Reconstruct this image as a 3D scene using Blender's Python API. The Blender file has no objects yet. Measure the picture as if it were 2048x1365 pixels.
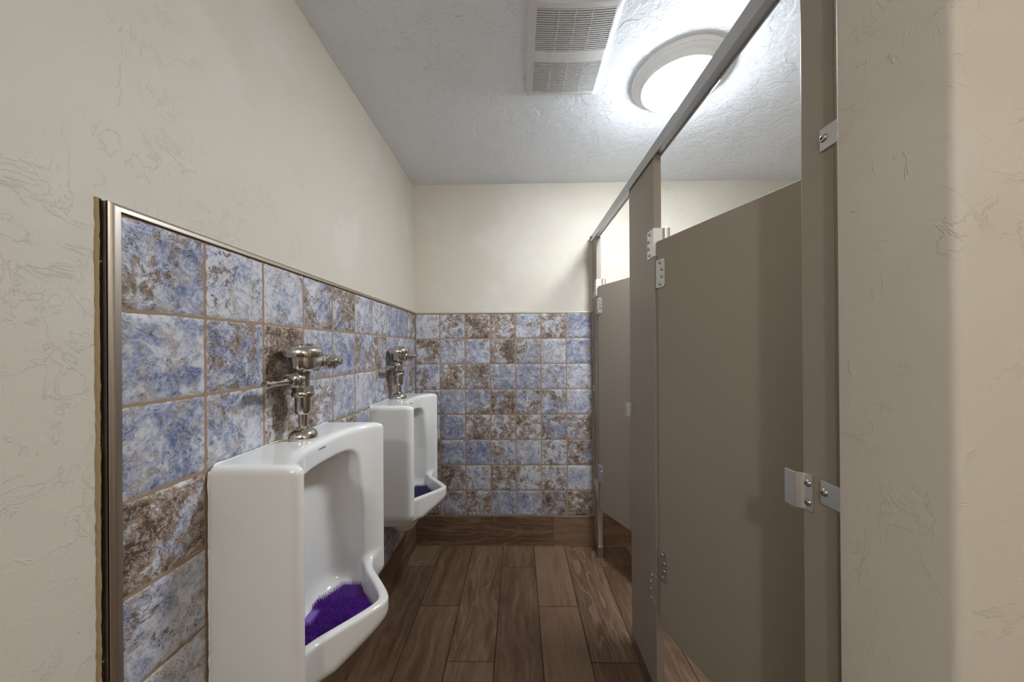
import bpy, bmesh, math, random
import numpy as np
from mathutils import Matrix, Vector

# ------------------------------------------------------------------ camera, world, lights, exposure
SC = bpy.context.scene
COL = SC.collection
random.seed(4)
rng = np.random.default_rng(7)

F_PX, SHIFT_PX = 667.514, 16.5246
YAW, PITCH, ROLL = -0.018624, 0.001076, -0.006887
CAM_H = 1.318
def cam_rows():
    cy, sy, cp, sp, cr, sr = math.cos(YAW), math.sin(YAW), math.cos(PITCH), math.sin(PITCH), math.cos(ROLL), math.sin(ROLL)
    A = np.array([[1, 0, 0], [0, 0, -1], [0, 1, 0]], float)
    Ry = np.array([[cy, 0, -sy], [0, 1, 0], [sy, 0, cy]])
    Rx = np.array([[1, 0, 0], [0, cp, sp], [0, -sp, cp]])
    Rz = np.array([[cr, -sr, 0], [sr, cr, 0], [0, 0, 1]])
    return Rz @ Rx @ Ry @ A
R_ = cam_rows()
cam_data = bpy.data.cameras.new('camera')
cam = bpy.data.objects.new('camera', cam_data); COL.objects.link(cam)
cam_data.sensor_fit = 'HORIZONTAL'; cam_data.sensor_width = 36.0
cam_data.lens = F_PX / 2048 * 36.0
cam_data.shift_y = SHIFT_PX / 2048
cam_data.clip_start = 0.01; cam_data.clip_end = 50
mw = Matrix.Identity(4)
for i in range(3):
    mw[i][0] = R_[0][i]; mw[i][1] = -R_[1][i]; mw[i][2] = -R_[2][i]
mw[2][3] = CAM_H
cam.matrix_world = mw
SC.camera = cam

world = bpy.data.worlds.new('world'); SC.world = world; world.use_nodes = True
world.node_tree.nodes['Background'].inputs[0].default_value = (0.02, 0.02, 0.02, 1)
SC.view_settings.view_transform = 'Standard'; SC.view_settings.look = 'None'
SC.view_settings.gamma = 1.0; SC.view_settings.use_curve_mapping = False
SC.view_settings.exposure = 0.0

STALL_LAMP_STRENGTH = 164.0
ENTRY_LAMP_WATTS = 38.0
FILL_LAMP_WATTS = 20.0
# the ceiling lamp of the entry half of the room, behind the photographer
ld = bpy.data.lights.new('entry_ceiling_lamp', 'POINT'); ld.energy = ENTRY_LAMP_WATTS; ld.shadow_soft_size = 0.05
ld.color = (1.0, 0.985, 0.955)
lo = bpy.data.objects.new('entry_ceiling_lamp', ld); COL.objects.link(lo); lo.location = (-0.38, -1.39, 2.28)
# added warm fill for the near walls, no known fixture, behind right of camera
ld2 = bpy.data.lights.new('added_fill_lamp', 'POINT'); ld2.energy = FILL_LAMP_WATTS; ld2.shadow_soft_size = 0.12
ld2.color = (1.0, 0.88, 0.70)
lo2 = bpy.data.objects.new('added_fill_lamp', ld2); COL.objects.link(lo2); lo2.location = (1.25, -1.35, 2.10)

# ------------------------------------------------------------------ dimensions (metres)
A = 0.6942          # tile face of the left wall is at x = -A
YB = 2.2408         # tile face of the back wall
CEIL = 2.4387
T = 0.1702          # tile pitch
ZT = 1.5628         # top of the tile field
ZB = 0.2014         # bottom of the tile field
WL = -A - 0.012     # painted face of the left wall
WB = YB + 0.012     # painted face of the back wall
XF = 0.4976         # corridor face of the stall front
PT = 0.0285         # pilaster thickness
XR = 2.0            # far right wall
YE = -2.3           # entry wall behind the camera

# ------------------------------------------------------------------ helpers
def link(name, me, mat=None, parent=None, smooth=False):
    o = bpy.data.objects.new(name, me); COL.objects.link(o)
    if mat is not None:
        for m in (mat if isinstance(mat, (list, tuple)) else [mat]): me.materials.append(m)
    if parent is not None: o.parent = parent
    if smooth:
        for p in me.polygons: p.use_smooth = True
    return o

def obj(name, bm, mat=None, parent=None, smooth=False, sharp=None):
    me = bpy.data.meshes.new(name)
    bmesh.ops.recalc_face_normals(bm, faces=bm.faces[:])
    bm.to_mesh(me); bm.free()
    o = link(name, me, mat, parent, smooth)
    if sharp is not None:
        me.set_sharp_from_angle(angle=math.radians(sharp))
    return o

def thing(name, label, cat, loc=(0, 0, 0), rotz=0.0, group=None):
    o = bpy.data.objects.new(name, None); COL.objects.link(o)
    o.empty_display_size = 0.05
    o.location = loc; o.rotation_euler = (0, 0, rotz)
    o['label'] = label; o['category'] = cat
    if group: o['group'] = group
    return o

def tag(o, label, cat, group=None):
    o['label'] = label; o['category'] = cat
    if group: o['group'] = group
    return o

def struct(o):
    o['kind'] = 'structure'; return o

def dup(o, parent=None):
    kids = list(o.children)
    c = o.copy(); COL.objects.link(c)
    if parent is not None: c.parent = parent
    for k in kids: dup(k, c)
    return c

def bx(bm, x0, x1, y0, y1, z0, z1, bev=0.0, seg=2):
    vs = [bm.verts.new((x, y, z)) for x in (x0, x1) for y in (y0, y1) for z in (z0, z1)]
    fs = [(0, 1, 3, 2), (4, 6, 7, 5), (0, 4, 5, 1), (2, 3, 7, 6), (0, 2, 6, 4), (1, 5, 7, 3)]
    faces = [bm.faces.new([vs[i] for i in f]) for f in fs]
    if bev > 0:
        edges = list({e for f in faces for e in f.edges})
        bmesh.ops.bevel(bm, geom=edges, offset=bev, segments=seg, affect='EDGES', profile=0.5)
    return bm

def box(*a, **k):
    return bx(bmesh.new(), *a, **k)

def frame_of(axis):
    w = Vector(axis).normalized()
    t = Vector((0, 0, 1)) if abs(w.z) < 0.9 else Vector((1, 0, 0))
    u = t.cross(w).normalized(); v = w.cross(u)
    return u, v, w

def lathe(bm, prof, origin=(0, 0, 0), axis=(0, 0, 1), seg=32, cap=True, sides=None):
    """prof: list of (radius, height) along the axis."""
    n = sides or seg
    u, v, w = frame_of(axis); o = Vector(origin)
    rings = []
    for r, h in prof:
        rings.append([bm.verts.new(o + w * h + (u * math.cos(2 * math.pi * i / n) + v * math.sin(2 * math.pi * i / n)) * max(r, 1e-5)) for i in range(n)])
    for a, b in zip(rings[:-1], rings[1:]):
        for i in range(n):
            bm.faces.new((a[i], a[(i + 1) % n], b[(i + 1) % n], b[i]))
    if cap:
        bm.faces.new(rings[0][::-1]); bm.faces.new(rings[-1])
    return bm

def prism(bm, pts, z0, z1):
    """extrude a plan polygon (x, y) between two heights."""
    lo_ = [bm.verts.new((x, y, z0)) for x, y in pts]; hi = [bm.verts.new((x, y, z1)) for x, y in pts]
    n = len(pts)
    bm.faces.new(lo_[::-1]); bm.faces.new(hi)
    for i in range(n): bm.faces.new((lo_[i], lo_[(i + 1) % n], hi[(i + 1) % n], hi[i]))
    return bm

def strip_plan(path, t):
    """offset a plan polyline by t to its left and close it: a bent plate in plan."""
    P = [Vector(p) for p in path]; out = []
    for i, p in enumerate(P):
        d = Vector((0, 0))
        if i > 0: d += (P[i] - P[i - 1]).normalized()
        if i < len(P) - 1: d += (P[i + 1] - P[i]).normalized()
        d.normalize(); nrm = Vector((-d.y, d.x))
        k = 1.0
        if 0 < i < len(P) - 1:
            a = (P[i] - P[i - 1]).normalized(); k = 1.0 / max(0.5, abs(Vector((-a.y, a.x)).dot(nrm)))
        out.append(p + nrm * t * k)
    return [tuple(p) for p in P] + [tuple(p) for p in reversed(out)]

def mesh_np(name, V, Fq, mat=None, parent=None, smooth=False):
    me = bpy.data.meshes.new(name)
    me.from_pydata([tuple(v) for v in V], [], [tuple(int(i) for i in f) for f in Fq])
    me.update()
    return link(name, me, mat, parent, smooth)

# ------------------------------------------------------------------ materials
class NT:
    def __init__(self, name):
        self.m = bpy.data.materials.new(name); self.m.use_nodes = True
        self.t = self.m.node_tree; self.p = self.t.nodes['Principled BSDF']
    def n(self, kind, **kw):
        nd = self.t.nodes.new('ShaderNode' + kind)
        for k, v in kw.items():
            if hasattr(nd, k) and not k.startswith('i_'): setattr(nd, k, v)
        return nd
    def l(self, a, b): self.t.links.new(a, b)
    def val(self, sock, x):
        if hasattr(x, 'default_value') or hasattr(x, 'is_linked'): self.l(x, sock)
        else: sock.default_value = x
    def math(self, op, a, b=0.0, clamp=False):
        nd = self.n('Math', operation=op); nd.use_clamp = clamp
        self.val(nd.inputs[0], a); self.val(nd.inputs[1], b)
        return nd.outputs[0]
    def vmath(self, op, a, b):
        nd = self.n('VectorMath', operation=op); self.val(nd.inputs[0], a); self.val(nd.inputs[1], b)
        return nd.outputs[0]
    def noise(self, vec, scale, detail=4, rough=0.55, dist=0.0, col=False):
        nd = self.n('TexNoise'); self.l(vec, nd.inputs['Vector'])
        nd.inputs['Scale'].default_value = scale; nd.inputs['Detail'].default_value = detail
        nd.inputs['Roughness'].default_value = rough; nd.inputs['Distortion'].default_value = dist
        return nd.outputs['Color' if col else 'Fac']
    def ramp(self, x, lo, hi, a=0.0, b=1.0, smooth=True):
        nd = self.n('MapRange'); nd.interpolation_type = 'SMOOTHSTEP' if smooth else 'LINEAR'
        self.l(x, nd.inputs[0]); nd.inputs[1].default_value = lo; nd.inputs[2].default_value = hi
        nd.inputs[3].default_value = a; nd.inputs[4].default_value = b
        return nd.outputs[0]
    def mix(self, f, a, b):
        nd = self.n('Mix', data_type='RGBA')
        self.val(nd.inputs[0], f)
        for s, x in ((nd.inputs[6], a), (nd.inputs[7], b)):
            if isinstance(x, tuple): s.default_value = (*x[:3], 1)
            else: self.l(x, s)
        return nd.outputs[2]
    def bump(self, h, strength, dist, normal=None):
        nd = self.n('Bump'); self.l(h, nd.inputs['Height'])
        nd.inputs['Strength'].default_value = strength; nd.inputs['Distance'].default_value = dist
        if normal is not None: self.l(normal, nd.inputs['Normal'])
        return nd.outputs[0]
    def pos(self):
        return self.n('NewGeometry').outputs['Position']
    def attr(self, name):
        nd = self.n('Attribute'); nd.attribute_name = name; return nd.outputs['Color']

def rgb(r, g, b):
    f = lambda c: (c / 255 / 12.92) if c / 255 <= 0.04045 else ((c / 255 + 0.055) / 1.055) ** 2.4
    return (f(r), f(g), f(b))

def setp(p, **kw):
    names = dict(color='Base Color', rough='Roughness', metal='Metallic', spec='Specular IOR Level', coat='Coat Weight', coat_r='Coat Roughness',
                 emit='Emission Color', emit_s='Emission Strength', sheen='Sheen Weight', trans='Transmission Weight', sss='Subsurface Weight')
    for k, v in kw.items():
        if isinstance(v, tuple): v = (*v[:3], 1)
        p.inputs[names[k]].default_value = v

def simple(name, color, rough=0.5, metal=0.0, **kw):
    t = NT(name); setp(t.p, color=color, rough=rough, metal=metal, **kw); return t.m

def plaster(name, base, patch, ridge=0.35, fine=0.12, rough=0.42, scale=1.0, wl=0.7, wm=0.5, wp=0.35, mott=0.2):
    t = NT(name); P = t.pos()
    w = t.noise(P, 3.0 * scale, 2, col=True)
    off = t.vmath('MULTIPLY', w, (0.35, 0.35, 0.35))
    Q = t.vmath('ADD', P, off)
    a = t.noise(Q, 5.0 * scale, 6, 0.62)
    r1 = t.math('ABSOLUTE', t.math('SUBTRACT', a, 0.5))
    line = t.ramp(r1, 0.0, 0.013, 1.0, 0.0)
    mask = t.ramp(t.noise(P, 3.7 * scale, 3), 0.45, 0.60)
    line = t.math('MULTIPLY', line, mask)
    # short trowel marks
    mp = t.n('Mapping'); mp.inputs['Rotation'].default_value = (0.5, 0.4, 0.7); mp.inputs['Scale'].default_value = (14 * scale, 42 * scale, 16 * scale)
    t.l(P, mp.inputs['Vector'])
    b = t.noise(mp.outputs[0], 1.0, 3, 0.6, 0.8)
    marks = t.math('MULTIPLY', t.ramp(b, 0.6, 0.72), t.ramp(t.noise(P, 5.3 * scale, 2), 0.48, 0.62))
    plate = t.ramp(t.noise(Q, 4.1 * scale, 2, 0.4), 0.44, 0.5)
    fn = t.noise(P, 260, 3, 0.6)
    h = t.math('ADD', t.math('MULTIPLY', line, wl * ridge), t.math('MULTIPLY', marks, wm * ridge))
    h = t.math('ADD', h, t.math('MULTIPLY', plate, wp * ridge))
    h = t.math('ADD', h, t.math('MULTIPLY', t.noise(P, 55, 4, 0.65, 0.6), mott))
    h = t.math('ADD', h, t.math('MULTIPLY', fn, fine))
    t.l(t.bump(h, 0.55, 0.004), t.p.inputs['Normal'])
    pm = t.ramp(t.noise(P, 2.1, 4, 0.6), 0.52, 0.66, 0.0, 0.6)
    t.l(t.mix(pm, base, patch), t.p.inputs['Base Color'])
    setp(t.p, rough=rough, spec=0.3)
    return t.m

M = {}
M['wall'] = plaster('cream_plaster', (0.575, 0.53, 0.455), (0.625, 0.59, 0.535), 0.55, 0.09, 0.55, 1.8, 0.55, 0.9, 0.08, 0.34)
M['ceiling'] = plaster('white_ceiling_plaster', (0.83, 0.86, 0.905), (0.81, 0.84, 0.885), 2.6, 0.14, 0.55, 2.4, 0.5, 1.1, 0.2, 1.0)
M['edge_metal'] = simple('bronze_edge_metal', (0.43, 0.38, 0.325), 0.40, 1.0)
M['entry'] = simple('dark_entry_bounce_cut', (0.13, 0.11, 0.09), 0.5)  # unseen entry wall, coloured dark to cut its bounce light
M['strip'] = simple('old_tan_caulk', rgb(150, 128, 92), 0.8)
M['gap'] = simple('dark_gap', rgb(42, 30, 18), 0.9)
M['grout'] = simple('brown_grout', rgb(150, 126, 104), 0.9)
M['floor_grout'] = simple('dark_floor_grout', rgb(22, 19, 17), 0.85)
M['lamp_white'] = simple('white_lamp_rim', (0.80, 0.80, 0.80), 0.35)
M['fan_white'] = simple('white_fan_plastic', (0.70, 0.70, 0.70), 0.4)
M['fan_dark'] = simple('grey_fan_inside', (0.12, 0.115, 0.11), 0.8)
M['ink'] = simple('black_ink', (0.02, 0.02, 0.022), 0.5)
M['caulk'] = simple('white_caulk', (0.72, 0.70, 0.66), 0.6)
M['steel_screw'] = simple('steel_screw', (0.45, 0.43, 0.40), 0.28, 1.0)
M['dark_socket'] = simple('dark_screw_socket', (0.015, 0.014, 0.013), 0.6)
M['purple_mat'] = simple('purple_rubber', rgb(128, 92, 176), 0.45)
M['purple_bristle'] = simple('deep_purple_bristles', rgb(84, 32, 138), 0.35)

def mk_ceramic():
    t = NT('white_ceramic'); P = t.pos()
    d = t.ramp(t.noise(P, 9, 4, 0.6), 0.45, 0.75, 0.0, 0.35)
    t.l(t.mix(d, (0.74, 0.735, 0.725), (0.70, 0.69, 0.665)), t.p.inputs['Base Color'])
    setp(t.p, rough=0.12, spec=0.5, coat=0.3, coat_r=0.04)
    return t.m
M['ceramic'] = mk_ceramic()

def mk_chrome():
    t = NT('worn_nickel_chrome'); P = t.pos()
    t.l(t.ramp(t.noise(P, 60, 3), 0.3, 0.8, 0.10, 0.26), t.p.inputs['Roughness'])
    setp(t.p, color=(0.58, 0.55, 0.50), metal=1.0)
    return t.m
M['chrome'] = mk_chrome()

def mk_brushed(name, color, vec_scale, rough=0.32):
    t = NT(name); P = t.pos()
    mp = t.n('Mapping'); mp.inputs['Scale'].default_value = vec_scale; t.l(P, mp.inputs['Vector'])
    nz = t.noise(mp.outputs[0], 1.0, 3, 0.6)
    t.l(t.ramp(nz, 0.2, 0.8, rough - 0.08, rough + 0.1), t.p.inputs['Roughness'])
    t.l(t.bump(nz, 0.02, 0.0005), t.p.inputs['Normal'])
    setp(t.p, color=color, metal=0.9)
    return t.m
M['rail'] = mk_brushed('brushed_aluminium_rail', (0.54, 0.545, 0.55), (300, 6, 300), 0.45)
M['hinge'] = mk_brushed('satin_aluminium_plate', (0.66, 0.655, 0.645), (300, 300, 20), 0.38)
M['shoe'] = simple('stainless_pilaster_shoe', (0.45, 0.42, 0.39), 0.3, 1.0)

def mk_panel():
    t = NT('taupe_powder_coat'); P = t.pos()
    nz = t.noise(P, 420, 2, 0.5)
    t.l(t.bump(nz, 0.06, 0.0008), t.p.inputs['Normal'])
    sc = t.ramp(t.noise(P, 3.0, 4, 0.6), 0.4, 0.7, 0.0, 0.25)
    t.l(t.mix(sc, (0.305, 0.262, 0.212), (0.285, 0.245, 0.198)), t.p.inputs['Base Color'])
    setp(t.p, rough=0.42, spec=0.35)
    return t.m
M['panel'] = mk_panel()

def mk_tile():
    t = NT('blue_brown_slate_tile')
    P = t.pos(); rnd = t.attr('rnd')
    off = t.vmath('MULTIPLY', rnd, (53.0, 37.0, 71.0))
    V0 = t.vmath('ADD', P, off)
    wv = t.vmath('MULTIPLY', t.vmath('SUBTRACT', t.noise(V0, 9, 3, col=True), (0.5, 0.5, 0.5)), (0.06, 0.06, 0.06))
    V = t.vmath('ADD', V0, wv)
    sp = t.n('SeparateColor'); t.l(rnd, sp.inputs[0])
    r, g, b = sp.outputs[0], sp.outputs[1], sp.outputs[2]
    big = t.noise(V, 14, 6, 0.62)
    mid = t.noise(V, 34, 5, 0.65, 0.6)
    fin = t.noise(V0, 150, 4, 0.7)
    grain = t.math('SUBTRACT', t.noise(V, 85, 5, 0.75, 0.4), 0.5)
    # cloudy white to slate blue
    cl = t.math('ADD', t.math('MULTIPLY', big, 0.5), t.math('MULTIPLY', mid, 0.5))
    cl = t.math('ADD', cl, t.math('MULTIPLY', t.math('SUBTRACT', g, 0.5), 0.15))
    cl = t.math('ADD', cl, t.math('MULTIPLY', grain, 0.55))
    c = t.mix(t.ramp(cl, 0.38, 0.60), rgb(198, 199, 205), rgb(124, 134, 164))
    c = t.mix(t.ramp(cl, 0.56, 0.68), c, rgb(84, 95, 132))
    # grey-tan veil between
    veil = t.math('ADD', t.noise(V, 24, 5, 0.6), t.math('MULTIPLY', grain, 0.4))
    c = t.mix(t.math('MULTIPLY', t.ramp(veil, 0.48, 0.64), 0.7), c, rgb(150, 138, 128))
    # brown patches
    lo_t = t.math('SUBTRACT', 0.655, t.math('MULTIPLY', t.math('POWER', r, 0.9), 0.225))
    br = t.math('SUBTRACT', t.math('ADD', t.math('MULTIPLY', t.noise(V, 11, 6, 0.66), 0.62), t.math('MULTIPLY', mid, 0.38)), lo_t)
    br = t.math('ADD', br, t.math('MULTIPLY', grain, 0.30))
    c = t.mix(t.math('MULTIPLY', t.ramp(br, -0.02, 0.045), 0.9), c, rgb(134, 108, 79))
    c = t.mix(t.math('MULTIPLY', t.ramp(br, 0.05, 0.12), 0.85), c, rgb(70, 51, 37))
    # dark outlines along the patch borders
    edge = t.ramp(t.math('ABSOLUTE', t.math('SUBTRACT', br, 0.012)), 0.0, 0.02, 1.0, 0.0)
    edge = t.math('MULTIPLY', edge, t.ramp(mid, 0.48, 0.62))
    c = t.mix(t.math('MULTIPLY', edge, 0.7), c, rgb(70, 54, 44))
    # speckles
    vo = t.n('TexVoronoi'); vo.feature = 'F1'; t.l(V, vo.inputs['Vector']); vo.inputs['Scale'].default_value = 200
    spk = t.ramp(t.math('ADD', vo.outputs['Distance'], t.math('MULTIPLY', fin, 0.5)), 0.42, 0.56, 1.0, 0.0)
    spm = t.ramp(t.math('ADD', t.noise(V, 17, 3), t.math('MULTIPLY', b, 0.22)), 0.56, 0.70)
    spk = t.math('MULTIPLY', spk, spm)
    c = t.mix(t.math('MULTIPLY', spk, 0.85), c, rgb(66, 50, 40))
    # lichen-like islands: thin dark outlines round cells, only in the worn areas
    ve = t.n('TexVoronoi'); ve.feature = 'DISTANCE_TO_EDGE'; ve.inputs['Scale'].default_value = 62
    t.l(t.vmath('ADD', V, t.vmath('MULTIPLY', t.noise(V, 70, 3, col=True), (0.016, 0.016, 0.016))), ve.inputs['Vector'])
    isl = t.math('MULTIPLY', t.ramp(ve.outputs['Distance'], 0.0, 0.10, 1.0, 0.0), t.ramp(t.math('ADD', t.noise(V, 13, 3), t.math('MULTIPLY', br, 0.8)), 0.46, 0.60))
    c = t.mix(t.math('MULTIPLY', isl, 0.62), c, rgb(84, 68, 58))
    # pale veins and flecks
    vn = t.ramp(t.math('ABSOLUTE', t.math('SUBTRACT', t.noise(V, 40, 4, 0.6, 1.0), 0.5)), 0.0, 0.03, 0.55, 0.0)
    c = t.mix(vn, c, rgb(196, 195, 198))
    fl = t.ramp(t.noise(V0, 120, 3, 0.7, 0.5), 0.56, 0.70, 0.0, 0.45)
    c = t.mix(fl, c, rgb(196, 194, 194))
    # worn pale rim where the glaze thins at the tile border
    rim = t.attr('rim'); s2 = t.n('SeparateColor'); t.l(rim, s2.inputs[0])
    rm = t.math('MULTIPLY', t.ramp(s2.outputs[0], 0.25, 0.95), t.ramp(t.noise(V0, 60, 2), 0.38, 0.62))
    c = t.mix(t.math('MULTIPLY', rm, 0.7), c, rgb(205, 196, 184))
    t.l(c, t.p.inputs['Base Color'])
    h = t.math('ADD', t.math('MULTIPLY', mid, 0.5), t.math('MULTIPLY', fin, 0.35))
    h = t.math('SUBTRACT', h, t.math('MULTIPLY', spk, 0.5))
    h = t.math('SUBTRACT', h, t.math('MULTIPLY', edge, 0.35))
    h = t.math('SUBTRACT', h, t.math('MULTIPLY', isl, 0.3))
    t.l(t.bump(h, 0.6, 0.003), t.p.inputs['Normal'])
    t.l(t.ramp(mid, 0.3, 0.7, 0.28, 0.5), t.p.inputs['Roughness'])
    setp(t.p, spec=0.45)
    return t.m
M['tile'] = mk_tile()

def mk_wood(name, along, gain=1.0):
    """wood-look plank tile; along = 0 (x) or 1 (y) is the direction of the grain."""
    t = NT(name); P = t.pos(); rnd = t.attr('rnd')
    V0 = t.vmath('ADD', P, t.vmath('MULTIPLY', rnd, (31.0, 47.0, 23.0)))
    sc = (2.2, 26.0, 26.0) if along == 0 else (26.0, 2.2, 26.0)
    w = t.vmath('MULTIPLY', t.vmath('SUBTRACT', t.noise(V0, 3.2, 3, col=True), (0.5, 0.5, 0.5)), (0.07, 0.07, 0.07))
    V = t.vmath('MULTIPLY', t.vmath('ADD', V0, w), sc)
    g1 = t.noise(V, 1.0, 5, 0.6, 0.4)
    g2 = t.noise(t.vmath('MULTIPLY', V, (3.6, 3.6, 3.6)), 1.0, 4, 0.65)
    big = t.noise(V0, 3.0, 3, 0.5)
    sp = t.n('SeparateColor'); t.l(rnd, sp.inputs[0])
    # growth rings (cathedral figure)
    rv = t.vmath('MULTIPLY', t.vmath('ADD', V0, w), (1.2, 9.0, 9.0) if along == 0 else (9.0, 1.2, 9.0))
    rg = t.math('FRACT', t.math('MULTIPLY', t.noise(rv, 0.8, 2, 0.4, 0.3), 13.0))
    ring = t.ramp(t.math('ABSOLUTE', t.math('SUBTRACT', rg, 0.5)), 0.30, 0.5)
    f = t.math('ADD', t.math('MULTIPLY', g1, 0.55), t.math('MULTIPLY', g2, 0.25))
    f = t.math('ADD', f, t.math('MULTIPLY', big, 0.2))
    f = t.math('ADD', f, t.math('MULTIPLY', t.math('SUBTRACT', sp.outputs[0], 0.5), 0.12))
    k = gain
    c = t.mix(t.ramp(f, 0.36, 0.62), (0.098 * k, 0.054 * k, 0.030 * k), (0.205 * k, 0.128 * k, 0.078 * k))
    rm = t.math('MULTIPLY', ring, t.math('ADD', 0.10, t.math('MULTIPLY', t.ramp(sp.outputs[1], 0.70, 0.95), 0.4)))
    c = t.mix(rm, c, (0.27 * k, 0.195 * k, 0.14 * k))
    c = t.mix(t.math('MULTIPLY', t.ramp(g2, 0.58, 0.72), 0.45), c, (0.062 * k, 0.038 * k, 0.025 * k))
    t.l(c, t.p.inputs['Base Color'])
    t.l(t.bump(t.math('ADD', g1, g2), 0.12, 0.002), t.p.inputs['Normal'])
    t.l(t.ramp(g1, 0.3, 0.7, 0.36, 0.5), t.p.inputs['Roughness'])
    setp(t.p, spec=0.4)
    return t.m
M['wood_y'] = mk_wood('wood_look_floor_plank', 1)
M['wood_x'] = mk_wood('wood_look_base_plank', 0)

def mk_emit(name, color, s):
    t = NT(name); setp(t.p, color=(0.8, 0.8, 0.8), rough=0.4, emit=color, emit_s=s); return t.m
M['glow'] = mk_emit('lit_white_diffuser', (0.90, 0.965, 1.03), STALL_LAMP_STRENGTH)

def set_face_color(me, name, cols):
    a = me.attributes.new(name, 'FLOAT_COLOR', 'FACE')
    a.data.foreach_set('color', np.asarray(cols, np.float32).ravel())
def set_point_color(me, name, cols):
    a = me.attributes.new(name, 'FLOAT_COLOR', 'POINT')
    a.data.foreach_set('color', np.asarray(cols, np.float32).ravel())

# ------------------------------------------------------------------ the room shell
def wall_box(name, *a, mat='wall', bev=0.0):
    return struct(obj(name, box(*a, bev=bev), M[mat]))
wall_left = wall_box('wall_left', WL - 0.12, WL, YE, WB + 0.12, -0.02, CEIL + 0.1)
wall_back = wall_box('wall_back', WL, XR, WB, WB + 0.12, -0.02, CEIL + 0.1)
wall_box('wall_stall', XR, XR + 0.12, YE, WB + 0.12, -0.02, CEIL + 0.1)
wall_box('wall_entry', WL, XR, YE - 0.12, YE, -0.02, CEIL + 0.1, mat='entry')
struct(obj('ceiling', box(WL, XR, YE, WB, CEIL, CEIL + 0.1), M['ceiling']))
# the short wall beside the stalls, with a rounded plaster corner
bm = bmesh.new()
def corner_arc(cx, cy, r, a0, a1, n=6):
    return [(cx + r * math.cos(math.radians(a0 + (a1 - a0) * i / n)), cy + r * math.sin(math.radians(a0 + (a1 - a0) * i / n))) for i in range(n + 1)]
SX, SY0, SY1 = 0.4755, 0.3700, 0.5075
pts = [(XR, SY0)] + [(XR, SY1)] + corner_arc(SX + 0.006, SY1 - 0.006, 0.006, 90, 180) + corner_arc(SX + 0.009, SY0 + 0.009, 0.009, 180, 270)
prism(bm, pts, 0.0, CEIL)
struct(obj('wall_right', bm, M['wall'], smooth=True, sharp=35))

# floor: plank tiles with dark grout
def planks_mesh(name, rects, z0, z1, bev, mats, swap=None, kind='z'):
    """each rect (u0,u1,v0,v1) becomes a bevelled slab; put on a plane by swap(u,v,h)."""
    V, Fc, cols, mi = [], [], [], []
    for (u0, u1, v0, v1) in rects:
        c = (*rng.random(3), 1.0); b = len(V)
        for (du, h) in ((0, z0), (0, z1 - bev), (bev, z1)):
            for (u, v) in ((u0 + du, v0 + du), (u1 - du, v0 + du), (u1 - du, v1 - du), (u0 + du, v1 - du)):
                V.append(swap(u, v, h))
        for k in (0, 4):
            for i in range(4):
                j = (i + 1) % 4; Fc.append((b + k + i, b + k + j, b + k + 4 + j, b + k + 4 + i)); cols.append(c); mi.append(0)
        Fc.append((b + 8, b + 9, b + 10, b + 11)); cols.append(c); mi.append(0)
    return V, Fc, cols, mi

def planked(name, rects, bed, z0, z1, bev, mats, swap, parent=None):
    V, Fc, cols, mi = planks_mesh(name, rects, z0, z1, bev, mats, swap)
    b = len(V); u0, u1, v0, v1, h0, h1 = bed
    for h in (h0, h1):
        for (u, v) in ((u0, v0), (u1, v0), (u1, v1), (u0, v1)): V.append(swap(u, v, h))
    for f in ((0, 1, 2, 3), (4, 5, 6, 7), (0, 1, 5, 4), (1, 2, 6, 5), (2, 3, 7, 6), (3, 0, 4, 7)):
        Fc.append(tuple(b + i for i in f)); cols.append((0.5, 0.5, 0.5, 1)); mi.append(1)
    me = bpy.data.meshes.new(name); me.from_pydata(V, [], Fc); me.update()
    set_face_color(me, 'rnd', cols)
    o = link(name, me, mats, parent)
    me.polygons.foreach_set('material_index', mi)
    bmn = bmesh.new(); bmn.from_mesh(me); bmesh.ops.recalc_face_normals(bmn, faces=bmn.faces[:]); bmn.to_mesh(me); bmn.free()
    return o

PW, PL = 0.2035, 0.926
rects = []
for i in range(-4, 10):
    x0 = 0.0947 + (i - 1) * PW; x1 = x0 + PW
    x0c, x1c = max(x0, WL), min(x1, XR)
    if x1c - x0c < 0.02: continue
    start = {1: 1.7155, 2: 1.4100, 0: 2.0265}[i % 3]
    y = start
    while y > YE - PL: y -= PL
    while y < WB:
        a, b_ = max(y, YE), min(y + PL, WB)
        if b_ - a > 0.01: rects.append((x0c + 0.0017, x1c - 0.0017, a + 0.0017, b_ - 0.0017))
        y += PL
floor = struct(planked('floor', rects, (WL, XR, YE, WB, -0.05, -0.0012), -0.02, 0.0, 0.0008, [M['wood_y'], M['floor_grout']], lambda u, v, h: (u, v, h)))

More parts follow.
